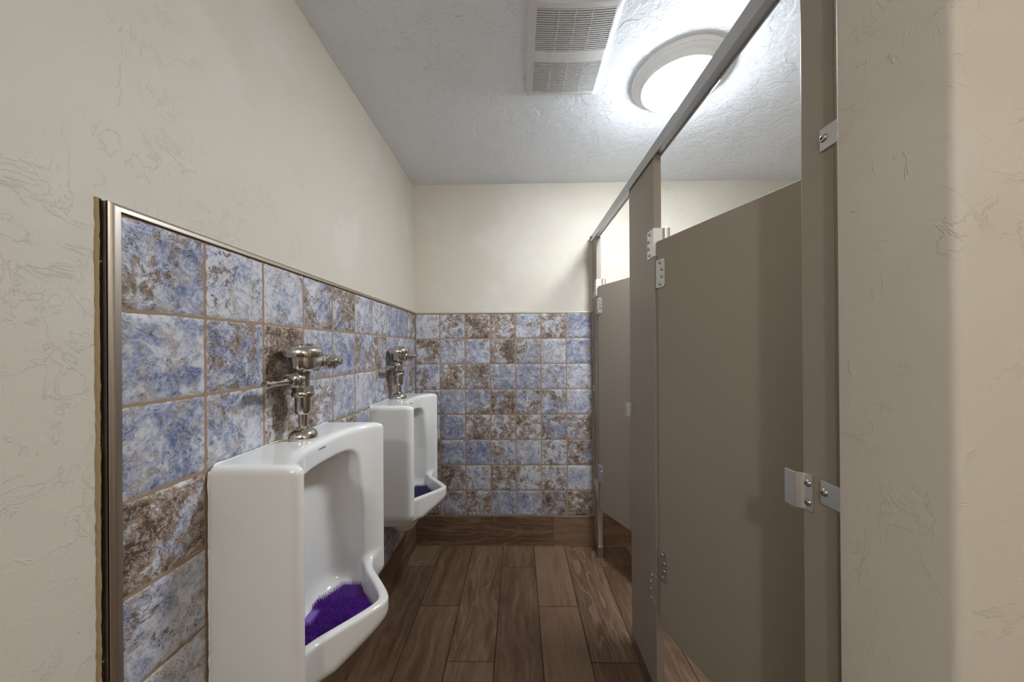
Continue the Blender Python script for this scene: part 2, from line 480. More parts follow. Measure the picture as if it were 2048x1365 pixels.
# tile fields: every tile pillowed with a chipped, uneven border
def tile_field(name, us, vs, place, grout_box, parent):
    V, Fc, rn, rim = [], [], [], []
    n = 15; G = 0.0011
    for iu in range(len(us) - 1):
        for iv in range(len(vs) - 1):
            u0, u1, v0, v1 = us[iu] + G, us[iu + 1] - G, vs[iv] + G, vs[iv + 1] - G
            c = (*rng.random(3), 1.0)
            b = len(V)
            s = 0.5 - 0.5 * np.cos(np.linspace(0, np.pi, n))
            s = 0.55 * s + 0.45 * np.linspace(0, 1, n)
            jit = rng.normal(0, 0.00055, (4, n))
            for j in range(n):
                for i in range(n):
                    u = u0 + (u1 - u0) * s[i]; v = v0 + (v1 - v0) * s[j]
                    ed = min(s[i] * (u1 - u0), (1 - s[i]) * (u1 - u0), s[j] * (v1 - v0), (1 - s[j]) * (v1 - v0))
                    if i == 0: u += abs(jit[0][j])
                    if i == n - 1: u -= abs(jit[1][j])
                    if j == 0: v += abs(jit[2][i])
                    if j == n - 1: v -= abs(jit[3][i])
                    fall = math.exp(-ed / 0.0034)
                    h = -0.0030 * fall + rng.normal(0, 0.00022) + (rng.normal(0, 0.0008) if 0 < ed < 0.010 else 0)
                    V.append(place(u, v, h))
                    rim.append((math.exp(-ed / 0.006), 0, 0, 1))
            for j in range(n - 1):
                for i in range(n - 1):
                    Fc.append((b + j * n + i, b + j * n + i + 1, b + (j + 1) * n + i + 1, b + (j + 1) * n + i)); rn.append(c)
    nt = len(Fc); b = len(V)
    u0, u1, v0, v1, d0, d1 = grout_box
    for h in (d0, d1):
        for (u, v) in ((u0, v0), (u1, v0), (u1, v1), (u0, v1)): V.append(place(u, v, h)); rim.append((0, 0, 0, 1))
    for f in ((0, 1, 2, 3), (4, 5, 6, 7), (0, 1, 5, 4), (1, 2, 6, 5), (2, 3, 7, 6), (3, 0, 4, 7)):
        Fc.append(tuple(b + i for i in f)); rn.append((0.5, 0.5, 0.5, 1))
    me = bpy.data.meshes.new(name); me.from_pydata(V, [], Fc); me.update()
    set_face_color(me, 'rnd', rn); set_point_color(me, 'rim', rim)
    o = link(name, me, [M['tile'], M['grout']], parent)
    me.polygons.foreach_set('material_index', [0] * nt + [1] * 6)
    me.polygons.foreach_set('use_smooth', [True] * nt + [False] * 6)
    return o

rows = [ZT - T * k for k in range(8, -1, -1)]
ucols = [0.5655] + [0.7298 + T * k for k in range(0, 9)] + [YB + 0.001]
tl = tile_field('tile_panel', ucols, rows, lambda u, v, h: (-A + h, u, v), (0.5655, WB, ZB - 0.002, ZT + 0.002, -0.0119, -0.0022), wall_left)
bcols = [-A - 0.001] + [-0.5292 + T * k for k in range(0, 15)] + [XR]
tb = tile_field('tile_panel', bcols, rows, lambda u, v, h: (u, YB - h, v), (-A, XR, ZB - 0.002, ZT + 0.002, -0.0119, -0.0022), wall_back)
for o in (tl, tb):
    m2 = o.data
    bmn = bmesh.new(); bmn.from_mesh(m2)
    bmesh.ops.recalc_face_normals(bmn, faces=bmn.faces[:]); bmn.to_mesh(m2); bmn.free()
# make sure the open tile sheets face the room
def face_room(o, axis, sign):
    bmn = bmesh.new(); bmn.from_mesh(o.data)
    fl = [f for f in bmn.faces if f.material_index == 0 and f.normal[axis] * sign < 0]
    bmesh.ops.reverse_faces(bmn, faces=fl); bmn.to_mesh(o.data); bmn.free()
face_room(tl, 0, 1); face_room(tb, 1, -1)

# baseboards of the same plank tile
struct(planked('baseboard_left', [(0.566, 1.315, 0.0035, 0.199), (1.3175, YB - 0.002, 0.0035, 0.199)], (0.566, YB, -0.01, 0.2, 0.0, 0.0095), 0.0, 0.0125, 0.001, [M['wood_y'], M['grout']], lambda u, v, h: (-A - 0.0119 + h, u, v)))
struct(planked('baseboard_back', [(-A + 0.002, 0.2285, 0.0035, 0.199), (0.2310, 1.158, 0.0035, 0.199), (1.1605, XR - 0.002, 0.0035, 0.199)], (-A, XR, -0.01, 0.2, 0.0, 0.0095), 0.0, 0.0125, 0.001, [M['wood_x'], M['grout']], lambda u, v, h: (u, YB + 0.0119 - h, v)))
struct(obj('baseboard_entry', box(WL + 0.0005, XR, YE, YE + 0.012, 0.0, 0.2), M['wood_x']))

# metal edge trim round the tile field: rounded profile up the near edge, then along the top
def trim_profile(r=0.009):
    # (along-normal h, across w): quarter-round nose then flat lip
    return None
bm = bmesh.new()
prof = [(WL, 0.5535), (WL + 0.010, 0.5535)] + [(-A - 0.004 + 0.0075 * math.sin(math.radians(a)), 0.5615 - 0.0080 * math.cos(math.radians(a))) for a in (0, 15, 30, 45, 60, 75, 90)] + [(-A + 0.0035, 0.5690), (-A - 0.0010, 0.5690), (WL, 0.5690)]
# mitred at the top: points nearer the tile end lower
lo_ = [bm.verts.new((x, y, 0.0)) for x, y in prof]
hi_ = [bm.verts.new((x, y, ZT + 0.0135 - (y - 0.5535) * 0.85)) for x, y in prof]
n = len(prof)
bm.faces.new(lo_); bm.faces.new(hi_[::-1])
for i in range(n): bm.faces.new((lo_[i], lo_[(i + 1) % n], hi_[(i + 1) % n], hi_[i]))
struct(obj('trim_1', bm, M['edge_metal'], smooth=True, sharp=30))
bm = bmesh.new()
prof = [(WL, ZT + 0.0135), (WL + 0.010, ZT + 0.0135)] + [(-A - 0.004 + 0.0075 * math.sin(math.radians(a)), ZT + 0.0055 + 0.0080 * math.cos(math.radians(a))) for a in (0, 15, 30, 45, 60, 75, 90)] + [(-A + 0.0035, ZT + 0.0005), (-A - 0.001, ZT + 0.0005), (WL, ZT + 0.0005)]
a_ = [bm.verts.new((x, 0.5537 + (ZT + 0.0135 - z) / 0.85, z)) for x, z in prof]
b_ = [bm.verts.new((x, WB, z)) for x, z in prof]
n = len(prof)
bm.faces.new(a_); bm.faces.new(b_[::-1])
for i in range(n): bm.faces.new((a_[i], a_[(i + 1) % n], b_[(i + 1) % n], b_[i]))
struct(obj('trim_2', bm, M['edge_metal'], smooth=True, sharp=30))
bm = bmesh.new()
prof = [(WB, ZT + 0.0095), (YB + 0.004, ZT + 0.0095), (YB - 0.0015, ZT + 0.007), (YB - 0.0025, ZT + 0.0005), (WB, ZT + 0.0005)]
a_ = [bm.verts.new((-A + 0.003, y, z)) for y, z in prof]; b_ = [bm.verts.new((XR, y, z)) for y, z in prof]
n = len(prof)
bm.faces.new(a_); bm.faces.new(b_[::-1])
for i in range(n): bm.faces.new((a_[i], a_[(i + 1) % n], b_[(i + 1) % n], b_[i]))
struct(obj('trim_3', bm, M['edge_metal']))
# cut edge of the old wall paint and the dark gap beside the trim
def rough_strip(name, y0, y1, x1, mat):
    bm = bmesh.new(); rows_ = []
    zs = np.linspace(0, ZT + 0.016, 150)
    for z in zs:
        j0, j1 = rng.normal(0, 0.0005), rng.normal(0, 0.0003)
        d = x1 + rng.normal(0, 0.00035)
        rows_.append([bm.verts.new(p) for p in ((WL - 0.001, y0 + j0, z), (d, y0 + j0 + 0.0012, z), (d, y1 + j1 - 0.0006, z), (WL - 0.001, y1 + j1, z))])
    for a, b in zip(rows_[:-1], rows_[1:]):
        for i in range(3): bm.faces.new((a[i], a[i + 1], b[i + 1], b[i]))
    bm.faces.new(rows_[0]); bm.faces.new(rows_[-1])
    return struct(obj(name, bm, M[mat]))
rough_strip('trim_4', 0.5435, 0.5492, WL + 0.0028, 'strip')
rough_strip('trim_5', 0.5490, 0.5537, WL + 0.0008, 'gap')

# ------------------------------------------------------------------ ceiling light over the stalls
LX, LY = 0.672, 1.385
lamp = thing('ceiling_light', 'round white flush-mount ceiling light glowing above the stall headrail', 'ceiling light', (LX, LY, CEIL))
bm = bmesh.new()
lathe(bm, [(0.150, 0.0), (0.184, 0.0), (0.187, -0.003), (0.187, -0.012), (0.184, -0.015), (0.178, -0.0165), (0.176, -0.020), (0.173, -0.023), (0.165, -0.026),
           (0.157, -0.033), (0.152, -0.040), (0.149, -0.043), (0.146, -0.043), (0.1445, -0.040), (0.1445, -0.002)], (0, 0, 0), (0, 0, 1), 72, cap=False)
obj('rim', bm, M['lamp_white'], lamp, True, 40)
bm = bmesh.new()
lathe(bm, [(0.1425, -0.030), (0.1430, -0.042)] + [(0.1430 * math.cos(a), -0.042 - 0.043 * math.sin(a)) for a in np.linspace(0.12, math.pi / 2, 12)], (0, 0, 0), (0, 0, 1), 64)
obj('diffuser', bm, M['glow'], lamp, True, 60)

# ------------------------------------------------------------------ exhaust fan grille
FX0, FX1, FY0, FY1 = 0.0420, 0.3480, 1.0180, 1.4530
fan = thing('exhaust_fan', 'rectangular white exhaust fan grille with two louvred panels on the ceiling', 'exhaust fan', ((FX0 + FX1) / 2, (FY0 + FY1) / 2, CEIL))
fx, fy = (FX0 + FX1) / 2, (FY0 + FY1) / 2
hx, hy = (FX1 - FX0) / 2, (FY1 - FY0) / 2
ix, n0, n1, f0, f1 = 0.1270, 1.0660 - fy, 1.2190 - fy, 1.2655 - fy, 1.4130 - fy
bulge = lambda x: -0.0295 - 0.0055 * (1 - (x / ix) ** 2)
def ring_bm():
    bm = bmesh.new()
    xs = np.linspace(-ix, ix, 15)
    def loop(sx, sy, z, follow=False):
        pts_ = []
        for x in xs: pts_.append((x * sx / ix, -sy, bulge(x) if follow else z))
        for y in np.linspace(-sy, sy, 9)[1:-1]: pts_.append((sx, y, bulge(ix) if follow else z))
        for x in xs[::-1]: pts_.append((x * sx / ix, sy, bulge(x) if follow else z))
        for y in np.linspace(sy, -sy, 9)[1:-1]: pts_.append((-sx, y, bulge(ix) if follow else z))
        return [bm.verts.new(p) for p in pts_]
    L = [loop(hx, hy, 0.0), loop(hx, hy, -0.010), loop(hx - 0.0015, hy - 0.0015, -0.0150), loop(hx - 0.005, hy - 0.006, -0.0200), loop(hx - 0.011, hy - 0.013, -0.0245), loop(hx - 0.018, hy - 0.021, -0.0278), loop(ix, hy - 0.030, 0, True)]
    for a, b in zip(L[:-1], L[1:]):
        for i in range(len(a)): bm.faces.new((a[i], a[(i + 1) % len(a)], b[(i + 1) % len(b)], b[i]))
    # face plates between and around the louvres
    def plate(ya, yb, xa=-ix, xb=ix):
        g = [[bm.verts.new((x, y, bulge(x))) for x in np.linspace(xa, xb, 15)] for y in (ya, yb)]
        h = [[bm.verts.new((x, y, bulge(x) + 0.003)) for x in np.linspace(xa, xb, 15)] for y in (ya, yb)]
        for i in range(14):
            bm.faces.new((g[0][i], g[0][i + 1], g[1][i + 1], g[1][i]))
            bm.faces.new((h[0][i], h[0][i + 1], h[1][i + 1], h[1][i]))
            bm.faces.new((g[0][i], g[0][i + 1], h[0][i + 1], h[0][i])); bm.faces.new((g[1][i], g[1][i + 1], h[1][i + 1], h[1][i]))
    plate(-hy + 0.030, n0); plate(n1, f0); plate(f1, hy - 0.030)
    return bm
obj('frame', ring_bm(), M['fan_white'], fan, True, 35)
def grille(ya, yb, ns, dividers):
    bm = bmesh.new()
    p = (yb - ya) / ns; xs = np.linspace(-ix - 0.003, ix + 0.003, 15)
    for k in range(ns):
        yc = ya + (k + 0.5) * p
        secs = []
        for x in xs:
            z = bulge(min(max(x, -ix), ix))
            secs.append([bm.verts.new(q) for q in ((x, yc - 0.30 * p, z), (x, yc + 0.24 * p, z), (x, yc + 0.46 * p, z + 0.007), (x, yc - 0.06 * p, z + 0.007))])
        for a, b in zip(secs[:-1], secs[1:]):
            for i in range(4): bm.faces.new((a[i], a[(i + 1) % 4], b[(i + 1) % 4], b[i]))
        bm.faces.new(secs[0]); bm.faces.new(secs[-1][::-1])
    for xd in dividers:
        bx(bm, xd - 0.0016, xd + 0.0016, ya, yb, bulge(xd) + 0.0005, bulge(xd) + 0.008)
    return bm
obj('grille', grille(n0, n1, 20, (-0.055, 0.0, 0.055)), M['fan_white'], fan)
obj('grille', grille(f0, f1, 24, (-0.063, 0.0, 0.063)), M['fan_white'], fan)
obj('backing', box(-ix - 0.002, ix + 0.002, n0 - 0.002, f1 + 0.002, -0.018, -0.012), M['fan_dark'], fan)

# ------------------------------------------------------------------ urinals: implicit ceramic surface, polygonised by surface nets
def smax(a, b, k):
    h = np.maximum(k - np.abs(a - b), 0) / k
    return np.maximum(a, b) + h * h * k * 0.25
def smin(a, b, k): return -smax(-a, -b, k)

U_TOP, U_BOT, RIM, BASIN = 1.0600, 0.510, 0.600, 0.512
def xl_(y):
    return smax(0.185 + 0 * y, 0.307 - 0.90 * (np.sqrt(y * y + 0.026 ** 2) - 0.026), 0.03)
def urinal_f(x, y, z):
    ay = np.abs(y)
    xf = 0.126 + 0.086 * np.clip(ay / 0.225, 0, 1.05) ** 3.4
    xf = np.minimum(xf, 0.208)
    b = smax((x - xf) * 0.85, ay - 0.2405, 0.032)
    b = smax(b, z - U_TOP, 0.022)
    b = smax(b, U_BOT - z, 0.045)
    xl = xl_(y)
    zlow = 0.527 - np.clip((0.305 - x) * 0.55, 0, 0.05)
    l = smax((x - xl) * 0.75, ay - 0.215, 0.02)
    l = smax(l, z - RIM, 0.012)
    l = smax(l, zlow - z, 0.035)
    u = smin(b, l, 0.022)
    rz = np.interp(z, [0.33, 0.36, 0.40, 0.44, 0.50, 0.56], [0.035, 0.045, 0.065, 0.090, 0.115, 0.12])
    tr = smax((np.sqrt((x - 0.085) ** 2 + (y * 0.85) ** 2) - rz) * 0.8, 0.368 - z, 0.035)
    tr = smax(tr, z - 0.54, 0.02)
    u = smin(u, tr, 0.03)
    # cavity
    hw = 0.172 - 0.02 * np.clip((z - 0.75) / 0.23, 0, 1)
    c = smax(ay - hw, 0.034 - x, 0.09)
    c = smax(c, z - (0.992 - 0.35 * y * y), 0.05)
    c = smax(c, BASIN - z, 0.07)
    xi = xl - 0.031
    c = smax(c, smin((x - xi) * 0.75, RIM - 0.006 - z, 0.012), 0.02)
    f = smax(u, -c, 0.011)
    return np.maximum(f, -x - 0.0)

def surface_nets(fn, lo, hi, h):
    ax = [np.arange(l, u_ + h * 0.5, h) for l, u_ in zip(lo, hi)]
    X, Y, Z = np.meshgrid(*ax, indexing='ij')
    D = fn(X, Y, Z); S = D < 0
    nx, ny, nz = D.shape
    cs = np.zeros((nx - 1, ny - 1, nz - 1), np.int32)
    for i in (0, 1):
        for j in (0, 1):
            for k in (0, 1): cs += S[i:nx - 1 + i, j:ny - 1 + j, k:nz - 1 + k]
    act = (cs > 0) & (cs < 8)
    idx = -np.ones(act.shape, np.int64); cells = np.argwhere(act); idx[act] = np.arange(len(cells))
    acc = np.zeros((len(cells), 3)); cnt = np.zeros(len(cells))
    corners = [(i, j, k) for i in (0, 1) for j in (0, 1) for k in (0, 1)]
    for a in corners:
        for d in range(3):
            if a[d] == 1: continue
            b = list(a); b[d] = 1
            va = D[cells[:, 0] + a[0], cells[:, 1] + a[1], cells[:, 2] + a[2]]; vb = D[cells[:, 0] + b[0], cells[:, 1] + b[1], cells[:, 2] + b[2]]
            m = (va < 0) != (vb < 0)
            t = np.where(m, va / np.where(m, va - vb, 1), 0)
            p = np.array(a, float)[None] + np.zeros((len(cells), 3)); p[:, d] += t
            acc[m] += p[m]; cnt[m] += 1
    V = (cells + acc / cnt[:, None]) * h + np.array(lo)
    Fq = []
    for d in range(3):
        e, f = (d + 1) % 3, (d + 2) % 3
        A0 = [slice(None)] * 3; A1 = [slice(None)] * 3
        A0[d] = slice(0, -1); A1[d] = slice(1, None)
        for q in (e, f): A0[q] = slice(1, -1); A1[q] = slice(1, -1)
        s0, s1 = S[tuple(A0)], S[tuple(A1)]
        ed = np.argwhere(s0 != s1); fl = s0[s0 != s1]
        off = np.zeros(3, int); off[e] = 1; off[f] = 1
        ed = ed + off
        def cell(de, df):
            q = ed.copy(); q[:, e] -= de; q[:, f] -= df; return idx[q[:, 0], q[:, 1], q[:, 2]]
        quad = np.stack([cell(1, 1), cell(0, 1), cell(0, 0), cell(1, 0)], 1)
        quad[~fl] = quad[~fl][:, ::-1]
        Fq.append(quad)
    Fq = np.concatenate(Fq); Fq = Fq[(Fq >= 0).all(1)]
    # pull the vertices onto the true surface
    e_ = 1e-4
    for _ in range(3):
        v = fn(V[:, 0], V[:, 1], V[:, 2])
        g = np.stack([(fn(V[:, 0] + e_ * (i == 0), V[:, 1] + e_ * (i == 1), V[:, 2] + e_ * (i == 2)) - v) / e_ for i in range(3)], 1)
        st = v / np.maximum((g * g).sum(1), 0.2)
        V = V - np.clip(st, -h, h)[:, None] * g
    return V, Fq

UV, UF = surface_nets(urinal_f, (-0.012, -0.262, 0.345), (0.335, 0.262, 1.085), 0.0048)
UV[:, 0] = np.maximum(UV[:, 0], 0.0008)

YU1, YU2 = 0.9720, 1.7700
urinal = thing('urinal', 'white ceramic wall urinal with black maker lettering, nearest the camera', 'urinal', (-A, YU1, 0.0), group='wall urinals')
mesh_np('bowl', UV, UF, M['ceramic'], urinal, True)
# caulk bead where the ceramic meets the tile
bm = bmesh.new()
path = [(y, U_TOP - 0.004) for y in np.linspace(-0.225, 0.225, 40)]
path = [(-0.2365, z) for z in np.linspace(0.53, 1.03, 45)] + [(-0.2365 + 0.02 * (1 - math.cos(a)), 1.038 + 0.02 * math.sin(a)) for a in np.linspace(0.2, 1.4, 6)] + path[3:-3] + [(0.2365 - 0.02 * (1 - math.cos(a)), 1.038 + 0.02 * math.sin(a)) for a in np.linspace(1.4, 0.2, 6)] + [(0.2365, z) for z in np.linspace(1.03, 0.53, 45)]
rg = []
for (y, z) in path:
    r = 0.0042 + abs(rng.normal(0, 0.0011)); rg.append([bm.verts.new((0.0006 + r * math.cos(a) * 0.7, y + r * math.sin(a) * (1 if abs(y) > 0.23 else 0), z + (r * math.sin(a) if abs(y) <= 0.23 else 0))) for a in np.linspace(-math.pi / 2, math.pi / 2, 5)])
for a, b in zip(rg[:-1], rg[1:]):
    for i in range(4): bm.faces.new((a[i], a[i + 1], b[i + 1], b[i]))
obj('caulk_bead', bm, M['caulk'], urinal, True)
# maker lettering
cu = bpy.data.curves.new('lettering', 'FONT'); cu.body = 'CRANE'; cu.size = 0.0082; cu.extrude = 0.0002; cu.space_character = 1.45; cu.align_x = 'CENTER'; cu.offset = 0.00012
tmp = bpy.data.objects.new('tmp', cu); COL.objects.link(tmp)
dg = bpy.context.evaluated_depsgraph_get(); dg.update()
tm = bpy.data.meshes.new_from_object(tmp.evaluated_get(dg)); bpy.data.objects.remove(tmp)
tm.name = 'lettering'
co = np.empty(len(tm.vertices) * 3); tm.vertices.foreach_get('co', co); co = co.reshape(-1, 3)
ly, lz = co[:, 0] - 0.018, co[:, 1] + 1.0345
lx = np.full(len(ly), 0.13)
for _ in range(12):
    v = urinal_f(lx, ly, lz); lx = lx - v / 0.85
tm.vertices.foreach_set('co', np.stack([lx + 0.0003 + co[:, 2], ly, lz], 1).ravel()); tm.update()
link('lettering', tm, M['ink'], urinal)
urinal2 = dup(urinal); urinal2.location = (-A, YU2, 0.0)
urinal2['label'] = 'white ceramic wall urinal mounted near the tiled back wall corner'

# rust stain running from the tile to the valve flange, on the nearest urinal only
bm = bmesh.new()
outer = [(0.003, -0.062), (0.006, -0.050), (0.005, -0.040), (0.009, -0.033), (0.016, -0.029), (0.022, -0.022), (0.030, -0.026), (0.027, -0.034), (0.019, -0.039), (0.014, -0.047), (0.009, -0.056)]
lo_ = [bm.verts.new((x, y, U_TOP - 0.0004)) for x, y in outer]; hi_ = [bm.verts.new((x, y, U_TOP + 0.0005)) for x, y in outer]
bm.faces.new(hi_); bm.faces.new(lo_[::-1])
for i in range(len(outer)): bm.faces.new((lo_[i], lo_[(i + 1) % len(outer)], hi_[(i + 1) % len(outer)], hi_[i]))
obj('rust_stain', bm, simple('orange_rust', rgb(168, 128, 72), 0.7), urinal)

# purple bristle screen lying in each bowl
def screen_region(y):
    hi = xl_(np.array([y]))[0] - 0.031 - 0.016
    lo_x = 0.058 + 0.9 * max(0.0, abs(y) - 0.07)
    return lo_x, hi
mat_t = thing('urinal_screen', 'purple bristled urinal screen in the bowl of the nearest urinal', 'urinal screen', (-A, YU1, 0.0), group='purple urinal screens')
bm = bmesh.new()
ysamp = np.linspace(-0.128, 0.128, 41)
dz = lambda x, y: 0.523 + 0.9 * max(0.0, abs(y) - 0.085) ** 1.0 * 0.35 + 0.25 * max(0, x - 0.2)
top, bot = [], []
for y in ysamp:
    a, b = screen_region(y)
    xs = np.linspace(a, max(b, a + 0.004), 14)
    top.append([bm.verts.new((x, y, dz(x, y) + 0.004)) for x in xs]); bot.append([bm.verts.new((x, y, dz(x, y))) for x in xs])
for g in (top, bot):
    for a, b in zip(g[:-1], g[1:]):
        for i in range(13): bm.faces.new((a[i], a[i + 1], b[i + 1], b[i]))
rim_t = top[0] + [r[-1] for r in top[1:]] + top[-1][::-1][1:] + [r[0] for r in top[::-1]][1:-1]
rim_b = bot[0] + [r[-1] for r in bot[1:]] + bot[-1][::-1][1:] + [r[0] for r in bot[::-1]][1:-1]
for i in range(len(rim_t)):
    j = (i + 1) % len(rim_t); bm.faces.new((rim_t[i], rim_t[j], rim_b[j], rim_b[i]))
obj('mat', bm, M['purple_mat'], mat_t)
bm = bmesh.new()
for y in np.arange(-0.122, 0.1225, 0.0046):
    a, b = screen_region(y)
    for x in np.arange(a + 0.004 + (0.034 if abs(y) < 0.03 else 0), b, 0.0046):
        h = 0.0165 + rng.normal(0, 0.0010)
        tx, ty = 0.012 + rng.normal(0, 0.0008), 0.004 + rng.normal(0, 0.0008)
        z0 = dz(x, y) + 0.0035; r = 0.00095
        base = [bm.verts.new((x + r * math.cos(t), y + r * math.sin(t), z0)) for t in (0, 2.09, 4.19)]
        tip = [bm.verts.new((x - tx * 0.3 + 0.45 * r * math.cos(t), y + ty + 0.45 * r * math.sin(t), z0 + h)) for t in (0, 2.09, 4.19)]
        for i in range(3): bm.faces.new((base[i], base[(i + 1) % 3], tip[(i + 1) % 3], tip[i]))
        bm.faces.new(tip)
br = obj('bristles', bm, M['purple_bristle'], mat_t); br['kind'] = 'stuff'
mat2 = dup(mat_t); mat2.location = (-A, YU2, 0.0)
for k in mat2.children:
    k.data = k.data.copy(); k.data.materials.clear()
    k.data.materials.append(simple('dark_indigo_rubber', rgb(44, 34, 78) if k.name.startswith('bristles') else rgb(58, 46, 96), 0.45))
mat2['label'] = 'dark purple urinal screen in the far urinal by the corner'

# ------------------------------------------------------------------ flush valves
VX = 0.0565
valve = thing('flush_valve', 'worn chrome flush valve with side handle above the nearest urinal', 'flush valve', (-A + VX, YU1 + 0.004, 1.0590), group='chrome flush valves')
cm = M['chrome']
def lat(name, prof, origin=(0, 0, 0), axis=(0, 0, 1), seg=40, parent=valve, sides=None, sharp=38, mat=cm):
    bm = bmesh.new(); lathe(bm, prof, origin, axis, seg, True, sides)
    return obj(name, bm, mat, parent, sides is None, sharp if sides is None else None)
lat('base_flange', [(0.0375, 0), (0.0385, 0.003), (0.0385, 0.008), (0.0360, 0.016), (0.0310, 0.024), (0.0240, 0.029), (0.0175, 0.031), (0.0165, 0.036), (0.013, 0.037)])
lat('supply_tube', [(0.0118, 0.030), (0.0118, 0.076)])
lat('vacuum_breaker', [(0.0120, 0.072), (0.0165, 0.073), (0.0195, 0.077), (0.0210, 0.084), (0.0215, 0.126)])
nut = lat('coupling_nut', [(0.0290, 0.1255), (0.0300, 0.127), (0.0300, 0.1370), (0.0290, 0.1385)])
bm = bmesh.new(); lathe(bm, [(0.0265, 0.138), (0.0290, 0.140), (0.0290, 0.153), (0.0265, 0.1555)], sides=10); obj('hex_nut', bm, cm, nut)
# body: neck flowing into the round chamber
lat('valve_body', [(0.0185, 0.150), (0.0180, 0.170), (0.0190, 0.186), (0.0225, 0.197), (0.0290, 0.2035), (0.0335, 0.207), (0.0355, 0.212), (0.0360, 0.232), (0.0355, 0.243)])
cap = lat('cap', [(0.0350, 0.240), (0.0525, 0.2410), (0.0535, 0.2430), (0.0535, 0.2520), (0.0525, 0.2600), (0.0490, 0.2670), (0.0430, 0.2715), (0.0300, 0.2735), (0.0275, 0.2740), (0.0275, 0.2785), (0.0260, 0.2800)])
# handle towards the camera side
hz = 0.176
hs = lat('handle_socket', [(0.0175, 0.010), (0.0175, 0.020), (0.0230, 0.024), (0.0240, 0.031), (0.0230, 0.038), (0.0210, 0.040), (0.0210, 0.050), (0.0195, 0.054), (0.0150, 0.055), (0.0120, 0.050)], (0, 0, hz), (-0.10, -1, -0.02), 32)
lat('handle', [(0.0105, 0.045), (0.0098, 0.060), (0.0090, 0.078), (0.0092, 0.100), (0.0105, 0.118), (0.0120, 0.124), (0.0118, 0.131), (0.0095, 0.133)], (0, 0, hz), (-0.10, -1, -0.03), 24)
# control stop on the far side with its bonnet facing out
cs_ = lat('control_stop', [(0.0240, 0.020), (0.0240, 0.060), (0.0275, 0.062), (0.0275, 0.078), (0.0225, 0.080), (0.0225, 0.100), (0.0240, 0.104), (0.0240, 0.124), (0.0200, 0.130)], (0, 0, 0.224), (0, 1, 0), 32)
bm = bmesh.new(); lathe(bm, [(0.0195, -VX + 0.002), (0.0195, 0.012), (0.0235, 0.014), (0.0235, 0.022), (0.0205, 0.024)], (0, 0.110, 0.224), (1, 0, 0), 32); obj('supply_pipe', bm, cm, cs_, True, 38)
bm = bmesh.new(); lathe(bm, [(0.0215, 0.022), (0.0235, 0.024), (0.0235, 0.036), (0.0205, 0.038)], (0, 0.110, 0.224), (1, 0, 0), sides=8); obj('hex_bonnet', bm, cm, cs_)
bm = bmesh.new(); lathe(bm, [(0.0150, 0.036), (0.0150, 0.044), (0.0110, 0.045), (0.0110, 0.055), (0.0085, 0.058)], (0, 0.110, 0.224), (1, 0, 0), 24); obj('stop_cap', bm, cm, cs_, True, 38)
bm = bmesh.new(); lathe(bm, [(0.0200, -VX + 0.0005), (0.0330, -VX + 0.0005), (0.0330, -VX + 0.004), (0.0280, -VX + 0.010), (0.0200, -VX + 0.011)], (0, 0.110, 0.224), (1, 0, 0), 36); obj('wall_flange', bm, cm, cs_, True, 38)
valve2 = dup(valve); valve2.location = (-A + VX, YU2 + 0.004, 1.0590)
valve2['label'] = 'worn chrome flush valve above the far urinal beside the corner'

# ------------------------------------------------------------------ toilet stall front
def screw_into(parent, p, nrm, r=0.0058):
    bm = bmesh.new()
    lathe(bm, [(r * 1.05, -0.0005), (r * 1.05, 0.0006), (r, 0.0016), (r * 0.82, 0.0030), (r * 0.5, 0.0037), (r * 0.34, 0.0038), (r * 0.30, 0.0022)], p, nrm, 18)
    s = obj('screw', bm, [M['steel_screw'], M['dark_socket']], parent, True, 45)
    s.data.polygons[len(s.data.polygons) - 1].material_index = 1
    return s

panel = M['panel']
RAILZ = lambda y: 0.0185 * (y - 1.134)
def pilaster(name, label, y0, y1, zt0):
    t = thing(name, label, 'pilaster', (XF, (y0 + y1) / 2, 0.0), group='stall pilasters')
    m = (y0 + y1) / 2
    bm = bmesh.new(); bx(bm, 0, PT, y0 - m, y1 - m, 0.004, zt0, 0.0022, 2)
    obj('panel', bm, panel, t)
    bm = bmesh.new(); bx(bm, -0.0022, PT + 0.0022, y0 - m - 0.0022, y1 - m + 0.0022, 0.0, 0.070, 0.001, 1)
    obj('shoe', bm, M['shoe'], t)
    return t, m
P_FAR, m_far = pilaster('stall_pilaster', 'narrow taupe stall pilaster against the tiled back wall', 2.1180, 2.2320, 2.030)
P_MID, m_mid = pilaster('stall_pilaster', 'wide taupe stall pilaster standing between the two stall doors', 1.2284, 1.4956, 2.030)
P_NEAR, m_near = pilaster('stall_pilaster', 'taupe stall pilaster bracketed to the short wall on the right', 0.5330, 0.5947, 2.018)

def hinge_bracket(parent, m, yedge, z0, z1, barrel=True):
    """plate on the pilaster face that wraps its near edge; four screws."""
    h = 0.0026
    path = [(-h, yedge + 0.054 - m), (-h, yedge - 0.003 - m), (PT + 0.002, yedge - 0.003 - m)]
    bm = bmesh.new(); prism(bm, [(x, y) for x, y in strip_plan([(p[0], p[1]) for p in path], h)], z0, z1)
    if barrel: lathe(bm, [(0.0135, 1.7150), (0.0145, 1.7165), (0.0145, z1 - 0.001), (0.0135, z1)], (PT + 0.0155, yedge + 0.001 - m, 0), (0, 0, 1), 24)
    o = obj('hinge_bracket', bm, M['hinge'], parent, True, 30)
    for k, dy in enumerate((0.034, 0.043, 0.043, 0.034)):
        screw_into(o, (-h, yedge + dy - m, z0 + (z1 - z0) * (0.12 + 0.253 * k)), (-1, 0, 0))
    return o
hinge_bracket(P_MID, m_mid, 1.2284, 1.6550, 1.7580)
hinge_bracket(P_MID, m_mid, 1.2284, 0.3700, 0.4810, False)
